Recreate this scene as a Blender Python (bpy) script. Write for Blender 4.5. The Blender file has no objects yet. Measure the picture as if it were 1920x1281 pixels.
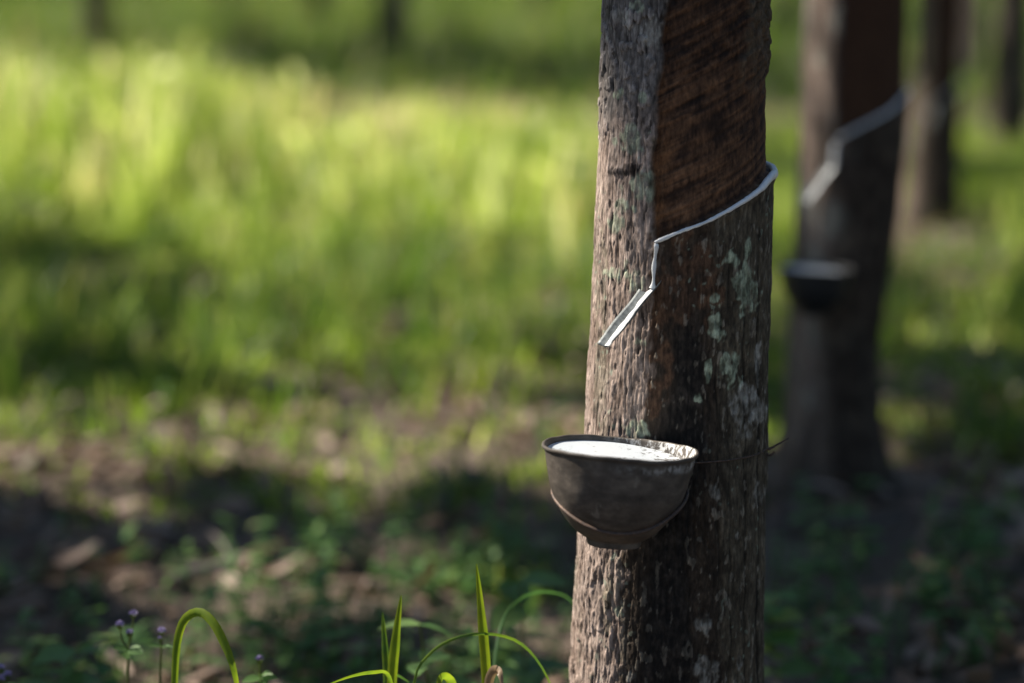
import bpy, math, random
import numpy as np
from mathutils import Vector, Matrix
R_ = math.radians
C = bpy.context.scene.collection
rng = np.random.default_rng(7)
random.seed(7)

# ------------------------------------------------------------------ camera
CAM_H, PITCH, LENS = 1.035, R_(9.98), 85.0
FPX = LENS / 36 * 1920
cam_d = bpy.data.cameras.new('camera')
cam = bpy.data.objects.new('camera', cam_d); C.objects.link(cam)
cam.location = (0, 0, CAM_H); cam.rotation_euler = (math.pi / 2 - PITCH, 0, 0)
cam_d.lens = LENS; cam_d.sensor_width = 36; cam_d.clip_start = .05; cam_d.clip_end = 2000
cam_d.dof.use_dof = True; cam_d.dof.focus_distance = 2.46; cam_d.dof.aperture_fstop = 1.85
bpy.context.scene.camera = cam
# ------------------------------------------------------------------ sky, sun, exposure
EL, BEH = R_(42), R_(24)                       # sun height; how far it stands behind the trees, to the left
SUN = np.array([-math.cos(EL) * math.cos(BEH), math.cos(EL) * math.sin(BEH), math.sin(EL)])
world = bpy.data.worlds.new('World'); bpy.context.scene.world = world; world.use_nodes = True
nt = world.node_tree
sky = nt.nodes.new('ShaderNodeTexSky'); sky.sky_type = 'NISHITA'; sky.sun_disc = False
sky.sun_elevation = EL; sky.sun_rotation = math.atan2(SUN[0], SUN[1])
nt.links.new(sky.outputs[0], nt.nodes['Background'].inputs[0])
nt.nodes['Background'].inputs[1].default_value = .052
sky.air_density = 1.0; sky.dust_density = .4; sky.ozone_density = 2.2
sun_d = bpy.data.lights.new('sun', 'SUN'); sun_d.energy = 5.0; sun_d.angle = R_(.5); sun_d.color = (1, .92, .81)
sun = bpy.data.objects.new('sun', sun_d); C.objects.link(sun); sun.location = (-8, 6, 9)
sun.rotation_euler = Vector(SUN).to_track_quat('Z', 'Y').to_euler()
vs = bpy.context.scene.view_settings
vs.view_transform = 'Standard'; vs.look = 'None'; vs.gamma = 1; vs.exposure = 1.05
bpy.context.scene.cycles.use_denoising = True
bpy.context.scene.cycles.max_bounces = 8
bpy.context.scene.cycles.sample_clamp_indirect = 4

# ------------------------------------------------------------------ pixel <-> place helpers (1920 x 1281 photograph)
sp, cp = math.sin(PITCH), math.cos(PITCH)
def at(px, py, Y):
    a, b = (px - 960) / FPX, (640.5 - py) / FPX
    k = Y / (cp + b * sp)
    return np.array([a * k, Y, CAM_H + k * (-sp + b * cp)])
def on_ground(px, py):
    a, b = (px - 960) / FPX, (640.5 - py) / FPX
    k = -CAM_H / (-sp + b * cp)
    return np.array([a * k, k * (cp + b * sp), 0.0])
def project(P):
    d = P - np.array([0, 0, CAM_H])
    w = d[..., 1] * cp - d[..., 2] * sp
    w = np.where(np.abs(w) < 1e-3, 1e-3, w)
    return 960 + FPX * d[..., 0] / w, 640.5 - FPX * (d[..., 1] * sp + d[..., 2] * cp) / w

# ------------------------------------------------------------------ noise
_pr = np.random.default_rng(11)
_perm = _pr.permutation(256); _perm = np.concatenate([_perm, _perm, _perm])
_g = _pr.normal(size=(256, 3)); _g /= np.linalg.norm(_g, axis=1)[:, None]
def pn(P, s=(1, 1, 1), off=0.0):
    x = P[..., 0] * s[0] + off * 17.3; y = P[..., 1] * s[1] + off * 5.1; z = P[..., 2] * s[2] + off * 9.7
    xi, yi, zi = np.floor(x), np.floor(y), np.floor(z)
    fx, fy, fz = x - xi, y - yi, z - zi
    xi, yi, zi = xi.astype(int) & 255, yi.astype(int) & 255, zi.astype(int) & 255
    u, v, w = [f * f * f * (f * (f * 6 - 15) + 10) for f in (fx, fy, fz)]
    r = 0
    for i in (0, 1):
        for j in (0, 1):
            for k in (0, 1):
                g = _g[_perm[_perm[_perm[(xi + i) & 255] + ((yi + j) & 255)] + ((zi + k) & 255)]]
                d = g[..., 0] * (fx - i) + g[..., 1] * (fy - j) + g[..., 2] * (fz - k)
                r = r + d * (u if i else 1 - u) * (v if j else 1 - v) * (w if k else 1 - w)
    return r * 1.6
def fbm(P, s, n=4, off=0.0):
    r, a, k = 0, 1.0, 1.0
    for i in range(n):
        r = r + a * pn(P, (s[0] * k, s[1] * k, s[2] * k), off + i); a *= .5; k *= 2.03
    return r
def ss(x, a, b):
    t = np.clip((x - a) / (b - a), 0, 1); return t * t * (3 - 2 * t)
def mixc(a, b, t):
    return np.asarray(a) * (1 - t[..., None]) + np.asarray(b) * t[..., None]

# ------------------------------------------------------------------ object helpers
def tag(o, label=None, cat=None, group=None, kind=None):
    if label: o['label'] = label
    if cat: o['category'] = cat
    if group: o['group'] = group
    if kind: o['kind'] = kind
    return o
def empty(name, loc=(0, 0, 0)):
    o = bpy.data.objects.new(name, None); C.objects.link(o); o.location = loc; o.empty_display_size = .1
    return o
def mk(name, V, Q, mat, parent=None, cols=None, tint=None, smooth=True):
    """One mesh object; V is in world space, stored relative to its parent's place."""
    V = np.asarray(V, float).reshape(-1, 3); Q = np.asarray(Q, int)
    if parent is not None:
        V = V - np.array(parent_origin(parent))
    me = bpy.data.meshes.new(name); n, k = Q.shape
    me.vertices.add(len(V)); me.vertices.foreach_set('co', V.ravel())
    me.loops.add(n * k); me.loops.foreach_set('vertex_index', Q.ravel())
    me.polygons.add(n); me.polygons.foreach_set('loop_start', np.arange(n) * k)
    me.polygons.foreach_set('use_smooth', np.full(n, smooth))
    me.update(calc_edges=True); me.validate()
    if cols is not None:
        a = me.attributes.new('bark', 'FLOAT_COLOR', 'POINT')
        a.data.foreach_set('color', (cols if cols.shape[1] == 4 else np.concatenate([cols, np.ones((len(cols), 1))], 1)).ravel())
    if tint is not None:
        a = me.attributes.new('tint', 'FLOAT', 'POINT'); a.data.foreach_set('value', np.asarray(tint, float).ravel())
    me.materials.append(mat)
    o = bpy.data.objects.new(name, me); C.objects.link(o)
    if parent is not None: o.parent = parent
    return o
def parent_origin(p):
    v = Vector(p.location)
    while p.parent is not None:
        p = p.parent; v = v + p.location
    return v
def grid_quads(nr, nc, wrap=False, off=0):
    i = np.arange(nr - 1)[:, None]; j = np.arange(nc if wrap else nc - 1)[None, :]
    jn = (j + 1) % nc
    return np.stack([i * nc + j, i * nc + jn, (i + 1) * nc + jn, (i + 1) * nc + j], -1).reshape(-1, 4) + off
def join(parts):
    V, Q, T, o = [], [], [], 0
    for v, q, *t in parts:
        V.append(v); Q.append(q + o); o += len(v)
        T.append(t[0] if t else np.zeros(len(v)))
    return np.concatenate(V), np.concatenate(Q), np.concatenate(T)

def tube(path, rad, n=8, tint=0.0):
    P = np.asarray(path, float); m = len(P); rad = np.broadcast_to(rad, (m,))
    T = np.gradient(P, axis=0); T /= np.linalg.norm(T, axis=1)[:, None] + 1e-9
    ref = np.array([0, 0, 1.0]) if abs(T[0][2]) < .9 else np.array([1.0, 0, 0])
    A = np.zeros_like(P)
    for i in range(m):
        a = ref - T[i] * ref.dot(T[i]); a /= np.linalg.norm(a); A[i] = a; ref = a
    B = np.cross(T, A); th = np.arange(n) / n * 2 * math.pi
    V = P[:, None] + rad[:, None, None] * (np.cos(th)[None, :, None] * A[:, None] + np.sin(th)[None, :, None] * B[:, None])
    V = V.reshape(-1, 3); Q = grid_quads(m, n, True)
    V = np.concatenate([V, P[:1], P[-1:]]); c0, c1 = m * n, m * n + 1
    j = np.arange(n); jn = (j + 1) % n
    cap = np.concatenate([np.stack([jn, j, np.full(n, c0), np.full(n, c0)], 1), np.stack([(m - 1) * n + j, (m - 1) * n + jn, np.full(n, c1), np.full(n, c1)], 1)])
    return V, np.concatenate([Q, cap]), np.full(len(V), tint)
def tri_fix(Q): return Q
def leaves(P, D, N, L, W, bend=.15, fold=.15, rows=5, tint=None):
    """Leaf blades with a midrib fold: P origin, D direction, N normal, one row per leaf."""
    P, D, N = [np.asarray(a, float) for a in (P, D, N)]; n = len(P)
    D = D / np.linalg.norm(D, axis=1)[:, None]
    S = np.cross(D, N); S /= np.linalg.norm(S, axis=1)[:, None] + 1e-9; N = np.cross(S, D)
    t = np.linspace(0, 1, rows); w = np.sin(math.pi * np.clip(t, .03, .985) ** .8) ** .8
    c = np.array([-1, 0, 1.0]); L = np.broadcast_to(L, (n,)); W = np.broadcast_to(W, (n,)); bend = np.broadcast_to(bend, (n,))
    a = lambda x: x[:, None, None, :]
    V = a(P) + a(D) * (L[:, None] * t)[:, :, None, None] \
        + a(S) * (W[:, None, None] * w[None, :, None] * c)[..., None] \
        + a(N) * ((fold * W)[:, None, None] * w[None, :, None] * np.abs(c) - (bend * L)[:, None, None] * (t ** 2)[None, :, None] + 0 * c)[..., None]
    q = grid_quads(rows, 3); k = rows * 3
    Q = (q[None] + (np.arange(n) * k)[:, None, None]).reshape(-1, 4)
    tt = np.repeat(rng.random(n) if tint is None else np.broadcast_to(tint, (n,)), k)
    return V.reshape(-1, 3), Q, tt
def blades(P, h, w, az, lean, curl, seg=5, tint=None):
    P = np.asarray(P, float); n = len(P)
    b = lambda x: np.broadcast_to(x, (n,)).astype(float)
    h, w, az, lean, curl = map(b, (h, w, az, lean, curl))
    t = np.linspace(0, 1, seg + 1); tm = (t[1:] + t[:-1]) / 2
    ang = lean[:, None] + curl[:, None] * tm[None] ** 1.5
    r = np.concatenate([np.zeros((n, 1)), np.cumsum(np.sin(ang), 1)], 1) * h[:, None] / seg
    z = np.concatenate([np.zeros((n, 1)), np.cumsum(np.cos(ang), 1)], 1) * h[:, None] / seg
    dx, dy = np.cos(az), np.sin(az)
    ctr = np.stack([P[:, :1] + r * dx[:, None], P[:, 1:2] + r * dy[:, None], P[:, 2:3] + z], -1)
    tw = rng.normal(0, .5, n)
    sx, sy = -np.sin(az + tw), np.cos(az + tw)
    wd = w[:, None] * (np.clip(1.05 - t ** 2.2, .03, 1) * np.clip(.55 + t * 2, 0, 1))[None]
    off = np.stack([sx[:, None] * wd, sy[:, None] * wd, 0 * wd], -1) / 2
    V = np.stack([ctr - off, ctr + off], 2).reshape(-1, 3)
    q = grid_quads(seg + 1, 2); k = (seg + 1) * 2
    Q = (q[None] + (np.arange(n) * k)[:, None, None]).reshape(-1, 4)
    return V, Q, np.repeat(rng.random(n) if tint is None else b(tint), k)
def ribbon(path, w, side, fold=.25, tint=.5):
    """One broad blade along a path of points; 3 verts across, folded along the midrib."""
    P = smooth_path(np.asarray(path, float), 28); m = len(P)
    T = np.gradient(P, axis=0); T /= np.linalg.norm(T, axis=1)[:, None]
    S = np.cross(T, (0, 1., 0)); S /= np.linalg.norm(S, axis=1)[:, None]; S = S * math.cos(side) + np.array([0, 1., 0]) * math.sin(side); S = S - T * (S * T).sum(1)[:, None]; S /= np.linalg.norm(S, axis=1)[:, None]
    N = np.cross(S, T); t = np.linspace(0, 1, m)
    wd = w * np.clip(.6 + 1.2 * t, 0, 1) * np.clip((1 - t) * 3.2, .03, 1) ** .75
    V = P[:, None] + S[:, None] * (wd[:, None] * np.array([-.5, 0, .5]))[..., None] + N[:, None] * (wd[:, None] * fold * np.array([1, 0, 1]))[..., None]
    tn = np.clip(tint + .12 * np.sin(t * 23 + w * 4000) + .10 * np.sin(t * 61), 0, 1)[:, None] + np.array([0, -.25, .06])
    return V.reshape(-1, 3), grid_quads(m, 3), tn.ravel()
def smooth_path(P, n):
    m = len(P); s = np.linspace(0, m - 1, n); i = np.clip(s.astype(int), 0, m - 2); f = (s - i)[:, None]
    g = lambda k: P[np.clip(k, 0, m - 1)]
    a, b, c, d = g(i - 1), g(i), g(i + 1), g(i + 2)
    return .5 * (2 * b + (c - a) * f + (2 * a - 5 * b + 4 * c - d) * f ** 2 + (3 * b - a - 3 * c + d) * f ** 3)

# ------------------------------------------------------------------ materials
def new_mat(name):
    m = bpy.data.materials.new(name); m.use_nodes = True
    t = m.node_tree; return m, t, t.nodes['Principled BSDF'], t.nodes['Material Output']
def node(t, typ, **kw):
    n = t.nodes.new(typ)
    for k, v in kw.items():
        if k in n.inputs: n.inputs[k].default_value = v
        else: setattr(n, k, v)
    return n
def rgba(c): return (*c, 1)
def ramp(t, src, stops):
    r = t.nodes.new('ShaderNodeValToRGB'); e = r.color_ramp.elements
    while len(e) < len(stops): e.new(.5)
    for i, (p, c) in enumerate(stops):
        e[i].position = p; e[i].color = rgba(c)
    t.links.new(src, r.inputs[0]); return r.outputs[0]
def noise(t, scale, detail=4, rough=.6, stretch=None):
    tc = node(t, 'ShaderNodeTexCoord'); src = tc.outputs['Object']
    if stretch:
        mp = node(t, 'ShaderNodeMapping'); mp.inputs['Scale'].default_value = stretch; t.links.new(src, mp.inputs[0]); src = mp.outputs[0]
    n = node(t, 'ShaderNodeTexNoise', Scale=scale, Detail=detail, Roughness=rough); t.links.new(src, n.inputs['Vector'])
    return n.outputs['Fac']
def bump(t, src, bs, strength=.4, dist=.001):
    b = node(t, 'ShaderNodeBump', Strength=strength, Distance=dist); t.links.new(src, b.inputs['Height']); t.links.new(b.outputs[0], bs.inputs['Normal'])
def leafy(name, stops, trans=.45, tcol=1.6, rough=.45, spec=.4):
    m, t, b, out = new_mat(name)
    a = node(t, 'ShaderNodeAttribute', attribute_name='tint')
    col = ramp(t, a.outputs['Fac'], stops)
    nz = noise(t, 45, 3)
    mx = node(t, 'ShaderNodeMix', data_type='RGBA', blend_type='MULTIPLY'); mx.inputs[0].default_value = .5
    t.links.new(col, mx.inputs[6]); t.links.new(ramp(t, nz, [(.3, (.6, .6, .6)), (.7, (1.15, 1.15, 1.1))]), mx.inputs[7])
    t.links.new(mx.outputs[2], b.inputs['Base Color']); b.inputs['Roughness'].default_value = rough; b.inputs['Specular IOR Level'].default_value = spec
    tr = node(t, 'ShaderNodeBsdfTranslucent')
    sc = node(t, 'ShaderNodeMix', data_type='RGBA', blend_type='MULTIPLY'); sc.inputs[0].default_value = 1; sc.inputs[7].default_value = (tcol, tcol * 1.02, tcol * .72, 1)
    t.links.new(mx.outputs[2], sc.inputs[6]); t.links.new(sc.outputs[2], tr.inputs[0])
    ms = node(t, 'ShaderNodeMixShader'); ms.inputs[0].default_value = trans
    t.links.new(b.outputs[0], ms.inputs[1]); t.links.new(tr.outputs[0], ms.inputs[2]); t.links.new(ms.outputs[0], out.inputs[0])
    return m
M = {}
M['grass'] = leafy('field_grass', [(0, (.11, .18, .03)), (.35, (.25, .335, .048)), (.7, (.395, .44, .14)), (.9, (.60, .61, .42)), (1, (.58, .44, .31))], .58, 1.85)
M['shade_grass'] = leafy('low_grass', [(0, (.05, .12, .015)), (.6, (.12, .20, .03)), (1, (.28, .28, .10))], .5, 1.6)
M['blade'] = leafy('blade_grass', [(0, (.07, .15, .03)), (.5, (.17, .26, .02)), (1, (.24, .31, .02))], .45, 1.5, .55, .25)
M['weed'] = leafy('weed_leaf', [(0, (.07, .17, .05)), (.6, (.15, .27, .08)), (1, (.27, .34, .10))], .4, 1.6, .5)
M['canopy'] = leafy('canopy_leaf', [(0, (.04, .09, .015)), (1, (.09, .14, .025))], .4, 1.5)
M['litter'] = leafy('dry_leaf', [(0, (.12, .07, .045)), (.5, (.27, .175, .12)), (.85, (.42, .30, .23)), (1, (.56, .45, .38))], .15, 1.0, .6)
M['dry_tip'] = leafy('dry_blade_tip', [(0, (.3, .2, .12)), (1, (.4, .3, .2))], .3, 1.2)
def bark_mat(name, rough=.85, fine=260):
    m, t, b, out = new_mat(name)
    a = node(t, 'ShaderNodeAttribute', attribute_name='bark')
    n1 = noise(t, fine, 5, .65, (1, 1, .45)); n2 = noise(t, 38, 4, .6)
    mx = node(t, 'ShaderNodeMix', data_type='RGBA', blend_type='MULTIPLY'); mx.inputs[0].default_value = 1
    t.links.new(a.outputs['Color'], mx.inputs[6]); t.links.new(ramp(t, n1, [(.25, (.35, .33, .32)), (.5, (1, 1, 1)), (.75, (1.7, 1.7, 1.7))]), mx.inputs[7])
    m2 = node(t, 'ShaderNodeMix', data_type='RGBA', blend_type='MULTIPLY'); m2.inputs[0].default_value = .6
    t.links.new(mx.outputs[2], m2.inputs[6]); t.links.new(ramp(t, n2, [(.3, (.7, .68, .66)), (.7, (1.25, 1.25, 1.25))]), m2.inputs[7])
    t.links.new(m2.outputs[2], b.inputs['Base Color']); b.inputs['Roughness'].default_value = rough; b.inputs['Specular IOR Level'].default_value = .25
    tc = node(t, 'ShaderNodeTexCoord'); mp = node(t, 'ShaderNodeMapping'); mp.inputs['Scale'].default_value = (1, 1, .13); t.links.new(tc.outputs['Object'], mp.inputs[0])
    ws = node(t, 'ShaderNodeTexNoise', Scale=90, Detail=3); t.links.new(mp.outputs[0], ws.inputs['Vector'])
    ad = node(t, 'ShaderNodeVectorMath', operation='MULTIPLY_ADD'); t.links.new(ws.outputs['Color'], ad.inputs[0]); ad.inputs[1].default_value = (.007, .007, .007); t.links.new(mp.outputs[0], ad.inputs[2])
    vo = node(t, 'ShaderNodeTexVoronoi', feature='DISTANCE_TO_EDGE', Scale=150); t.links.new(ad.outputs[0], vo.inputs['Vector'])
    cr = ramp(t, vo.outputs['Distance'], [(0, (.3, .27, .25)), (.10, (1, 1, 1))])
    gate = node(t, 'ShaderNodeMath', operation='MULTIPLY'); t.links.new(a.outputs['Alpha'], gate.inputs[0]); t.links.new(ramp(t, n2, [(.42, (.1, .1, .1)), (.6, (1, 1, 1))]), gate.inputs[1])
    m3 = node(t, 'ShaderNodeMix', data_type='RGBA', blend_type='MULTIPLY'); t.links.new(gate.outputs[0], m3.inputs[0]); t.links.new(m2.outputs[2], m3.inputs[6]); t.links.new(cr, m3.inputs[7])
    t.links.new(m3.outputs[2], b.inputs['Base Color'])
    hm = node(t, 'ShaderNodeMix', data_type='RGBA', blend_type='MULTIPLY'); t.links.new(gate.outputs[0], hm.inputs[0]); t.links.new(n1, hm.inputs[6]); t.links.new(cr, hm.inputs[7])
    bump(t, hm.outputs[2], b, .7, .0013); return m
M['bark'] = bark_mat('rubber_bark')
def simple(name, c, rough=.5, metal=0, spec=.5, var=.3, scale=60, bmp=.2, stretch=None, c2=None):
    m, t, b, out = new_mat(name)
    nz = noise(t, scale, 5, .6, stretch)
    lo = c2 or tuple(x * (1 - var) for x in c)
    t.links.new(ramp(t, nz, [(.35, lo), (.68, c)]), b.inputs['Base Color'])
    b.inputs['Roughness'].default_value = rough; b.inputs['Metallic'].default_value = metal; b.inputs['Specular IOR Level'].default_value = spec
    if bmp: bump(t, nz, b, bmp, .001)
    return m
M['latex'] = simple('fresh_latex', (.80, .81, .80), .3, var=.12, scale=150, bmp=.25)
M['wire'] = simple('rusty_wire', (.16, .10, .07), .6, .4, var=.6, scale=300, c2=(.05, .04, .035))
M['metal'] = simple('galvanised_sheet', (.20, .22, .22), .5, .15, var=.5, scale=220, stretch=(1, 1, .4), c2=(.08, .09, .09))
M['stick'] = simple('weathered_wood', (.20, .17, .145), .85, var=.6, scale=80, stretch=(1, 4, 4))
M['petal'] = simple('lilac_floret', (.38, .32, .54), .7, var=.3, scale=400)
M['stem'] = leafy('weed_stem', [(0, (.08, .13, .03)), (1, (.16, .16, .05))], .2, 1.2)
# milk with a skin of dark flecks by the wall
m, t, b, out = new_mat('cup_milk'); M['milk'] = m
n1 = noise(t, 130, 6, .7); n0 = noise(t, 28, 3, .6)
tc = node(t, 'ShaderNodeTexCoord'); sx = node(t, 'ShaderNodeSeparateXYZ'); t.links.new(tc.outputs['Object'], sx.inputs[0])
mr = node(t, 'ShaderNodeMapRange'); mr.inputs['From Min'].default_value = -.01; mr.inputs['From Max'].default_value = .07; t.links.new(sx.outputs[0], mr.inputs[0])
mu = node(t, 'ShaderNodeMath', operation='MULTIPLY_ADD'); t.links.new(mr.outputs[0], mu.inputs[0]); mu.inputs[1].default_value = .17; t.links.new(n1, mu.inputs[2])
mu2 = node(t, 'ShaderNodeMath', operation='MULTIPLY_ADD'); t.links.new(n0, mu2.inputs[0]); mu2.inputs[1].default_value = .25; t.links.new(mu.outputs[0], mu2.inputs[2])
t.links.new(ramp(t, mu2.outputs[0], [(.76, (.62, .66, .69)), (.79, (.10, .09, .085)), (.86, (.05, .045, .04)), (.9, (.7, .7, .68))]), b.inputs['Base Color'])  # white milk greyed and blued, shade put into its colour
b.inputs['Roughness'].default_value = .28; bump(t, n1, b, .3, .001)
# dirty dark plastic bowl with horizontal smears
m, t, b, out = new_mat('cup_plastic'); M['cup'] = m
n1 = noise(t, 34, 6, .7, (1, 1, 1.9)); n2 = noise(t, 16, 4, .6); n3 = noise(t, 300, 3, .6); n4 = noise(t, 60, 4, .7, (1, 1, .25))
base = ramp(t, n1, [(.3, (.034, .029, .025)), (.5, (.080, .068, .057)), (.72, (.165, .138, .112))])
mx = node(t, 'ShaderNodeMix', data_type='RGBA'); t.links.new(ramp(t, n2, [(.5, (0, 0, 0)), (.7, (.75, .75, .75))]), mx.inputs[0])
t.links.new(base, mx.inputs[6]); mx.inputs[7].default_value = (.075, .058, .042, 1)
mx2 = node(t, 'ShaderNodeMix', data_type='RGBA'); t.links.new(ramp(t, n4, [(.63, (0, 0, 0)), (.7, (.7, .7, .7))]), mx2.inputs[0])
t.links.new(mx.outputs[2], mx2.inputs[6]); mx2.inputs[7].default_value = (.20, .18, .15, 1)
tc = node(t, 'ShaderNodeTexCoord'); sx = node(t, 'ShaderNodeSeparateXYZ'); t.links.new(tc.outputs['Object'], sx.inputs[0])
def mrange(src, a, b_, to0=0., to1=1.):
    r = node(t, 'ShaderNodeMapRange'); r.inputs['From Min'].default_value = a; r.inputs['From Max'].default_value = b_; r.inputs['To Min'].default_value = to0; r.inputs['To Max'].default_value = to1
    t.links.new(src, r.inputs[0]); return r.outputs[0]
def mul(p, q):
    r = node(t, 'ShaderNodeMath', operation='MULTIPLY'); t.links.new(p, r.inputs[0]); t.links.new(q, r.inputs[1]); return r.outputs[0]
sr = node(t, 'ShaderNodeVectorMath', operation='LENGTH'); cb = node(t, 'ShaderNodeCombineXYZ'); t.links.new(sx.outputs[0], cb.inputs[0]); t.links.new(sx.outputs[1], cb.inputs[1]); t.links.new(cb.outputs[0], sr.inputs[0])
film = mul(mrange(sr.outputs['Value'], .0752, .0742), mul(mul(mrange(sx.outputs[2], -.016, -.006), mrange(sx.outputs[0], -.015, .05)), mrange(noise(t, 170, 5, .7, (1, 1, .6)), .46, .55)))
mx3 = node(t, 'ShaderNodeMix', data_type='RGBA'); t.links.new(film, mx3.inputs[0]); t.links.new(mx2.outputs[2], mx3.inputs[6]); mx3.inputs[7].default_value = (.62, .62, .60, 1)
t.links.new(mx3.outputs[2], b.inputs['Base Color']); b.inputs['Roughness'].default_value = .55; b.inputs['Specular IOR Level'].default_value = .35
bump(t, n1, b, .35, .002)
# soil
m, t, b, out = new_mat('plantation_soil'); M['soil'] = m
n1 = noise(t, 6, 6, .6); n2 = noise(t, 60, 5, .7); n3 = noise(t, .7, 4, .6)
c1 = ramp(t, n1, [(.3, (.055, .040, .029)), (.5, (.11, .08, .057)), (.7, (.20, .15, .11))])
mx = node(t, 'ShaderNodeMix', data_type='RGBA', blend_type='MULTIPLY'); mx.inputs[0].default_value = .8
t.links.new(c1, mx.inputs[6]); t.links.new(ramp(t, n2, [(.3, (.5, .5, .5)), (.7, (1.3, 1.25, 1.2))]), mx.inputs[7])
t.links.new(mx.outputs[2], b.inputs['Base Color']); b.inputs['Roughness'].default_value = .95; bump(t, n2, b, .8, .01)

# ------------------------------------------------------------------ ground
def gz(x, y):
    return .02 * np.sin(1.3 * x + .7 * y) * np.cos(.9 * y - .5 * x) + .012 * np.sin(4.1 * x - 2.3) * np.sin(3.7 * y + 1)
def axis(lo, hi, fine_lo, fine_hi, step, n):
    a = fine_lo - np.geomspace(step, fine_lo - lo, n)[::-1]; b = np.arange(fine_lo, fine_hi, step); c = fine_hi + np.geomspace(step, hi - fine_hi, n)
    return np.concatenate([a, b, c])
xs, ys = axis(-300, 300, -6, 6, .08, 30), axis(-60, 600, 1, 14, .08, 30)
X, Y = np.meshgrid(xs, ys); Z = gz(X, Y) + .01 * pn(np.stack([X, Y, 0 * X], -1), (5, 5, 1)) * (np.abs(X) < 12)
g = mk('ground', np.stack([X, Y, Z], -1), grid_quads(len(ys), len(xs)), M['soil'])
tag(g, 'brown soil of the plantation floor under dry leaves', None, None, 'structure')

# ------------------------------------------------------------------ trunks
def bend_(ph): return np.minimum(ph, 1.12) + .22 * np.maximum(ph - 1.12, 0)
def trunk(name, parent, prof, zs, phis, seed, tap=None, paint=None, tone=1.0):
    zs = np.asarray(zs, float); phis = np.asarray(phis, float)
    cx, cy, Rr = prof(zs)
    PH, ZZ = np.meshgrid(phis, zs); Rz = Rr[:, None] + 0 * PH
    P0 = np.stack([np.sin(PH) * .09, -np.cos(PH) * .09, ZZ], -1)
    f1 = np.minimum(np.abs(pn(P0, (46, 46, 7), seed) + .12 * pn(P0, (240, 240, 60), seed + 2)) * 3.0, 1)
    f2 = np.minimum(np.abs(pn(P0, (120, 120, 13), seed + 3) + .15 * pn(P0, (330, 330, 80), seed + 4)) * 3.0, 1)
    gr = pn(P0, (200, 200, 42), seed + 5); g2 = pn(P0, (350, 350, 110), seed + 6) + .6 * pn(P0, (620, 620, 260), seed + 7)
    fl = pn(P0, (60, 60, 34), seed + 8); big = fbm(P0, (9, 9, 5), 3, seed + 9)
    base = np.stack([cx[:, None] + Rz * np.sin(PH), cy[:, None] - Rz * np.cos(PH), ZZ], -1)
    px, py = project(base)
    N = dict(f1=f1, f2=f2, gr=gr, g2=g2, fl=fl, big=big, P=P0)
    panel = np.zeros_like(PH); ledge = np.zeros_like(PH)
    if tap:
        phL = tap['phL'](zs)[:, None] + .05 * pn(P0, (30, 30, 30), seed + 1) + .02 * gr
        cz = tap['z0'] + tap['slope'] * (bend_(PH) - tap['ph0']) + .0008 * pn(P0, (60, 60, 0), seed)
        lat = ss(PH, phL - .015, phL + .03) * (1 - ss(PH, tap['phR'] - .1, tap['phR'] + .1))
        panel = lat * ss(ZZ - cz, -.001, .0028)
        ledge = lat * np.exp(-((cz - .004 - ZZ) / .006) ** 2)
        N['cz'] = cz
    N['panel'] = panel
    if paint: col, d = paint(px, py, PH, ZZ, N)
    else:
        t1 = np.clip(.5 + .5 * big + .3 * fl, 0, 1)
        col = mixc((.085, .06, .045), (.27, .205, .165), np.clip(t1 + .35 * gr + .3 * (f2 - .5), 0, 1))
        mo = ss(pn(P0, (26, 26, 12), seed + 13) + .3 * fl, .18, .4); col = mixc(col, (.30, .30, .25), mo * .55)
        dk0 = ss(pn(P0, (20, 20, 7), seed + 14), .1, .4); col = col * (1 - .5 * dk0)[..., None]
        d = .0018 * f1 + .0009 * f2 + .0006 * gr
        dk = ss(PH + .25 * big, tap['phL'](zs)[:, None] - .15, tap['phL'](zs)[:, None] + .4) if tap else 0 * PH  # darker front bark, also painting in the trunk's shaded side
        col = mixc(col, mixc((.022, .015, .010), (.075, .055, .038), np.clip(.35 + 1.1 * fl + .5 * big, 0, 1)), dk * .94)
        col = mixc(col, (.06, .028, .014), panel)
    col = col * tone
    d = d + .003 * big
    if tap:
        d = d * (1 - panel) + panel * (-tap['depth'] + .0015 * big + N.get('pd', 0)) + ledge * .0022
    Rf = Rz + d
    V = np.stack([cx[:, None] + Rf * np.sin(PH), cy[:, None] - Rf * np.cos(PH), ZZ], -1)
    nr, nc = PH.shape
    o = mk(name, V.reshape(-1, 3), grid_quads(nr, nc, True)[:, ::1], M['bark'], parent, cols=np.concatenate([np.clip(col, 0, 1).reshape(-1, 3), np.reshape(N.get('rough', .5 + 0 * PH), (-1, 1))], 1))
    def surf(ph, z):
        i = np.clip(np.searchsorted(zs, z), 1, len(zs) - 1); j = np.clip(np.searchsorted(phis, ph), 1, len(phis) - 1)
        return V[i, j], Rf[i, j]
    return o, surf
def along(ys_, vals):
    return lambda y: np.interp(y, ys_, vals)

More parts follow.
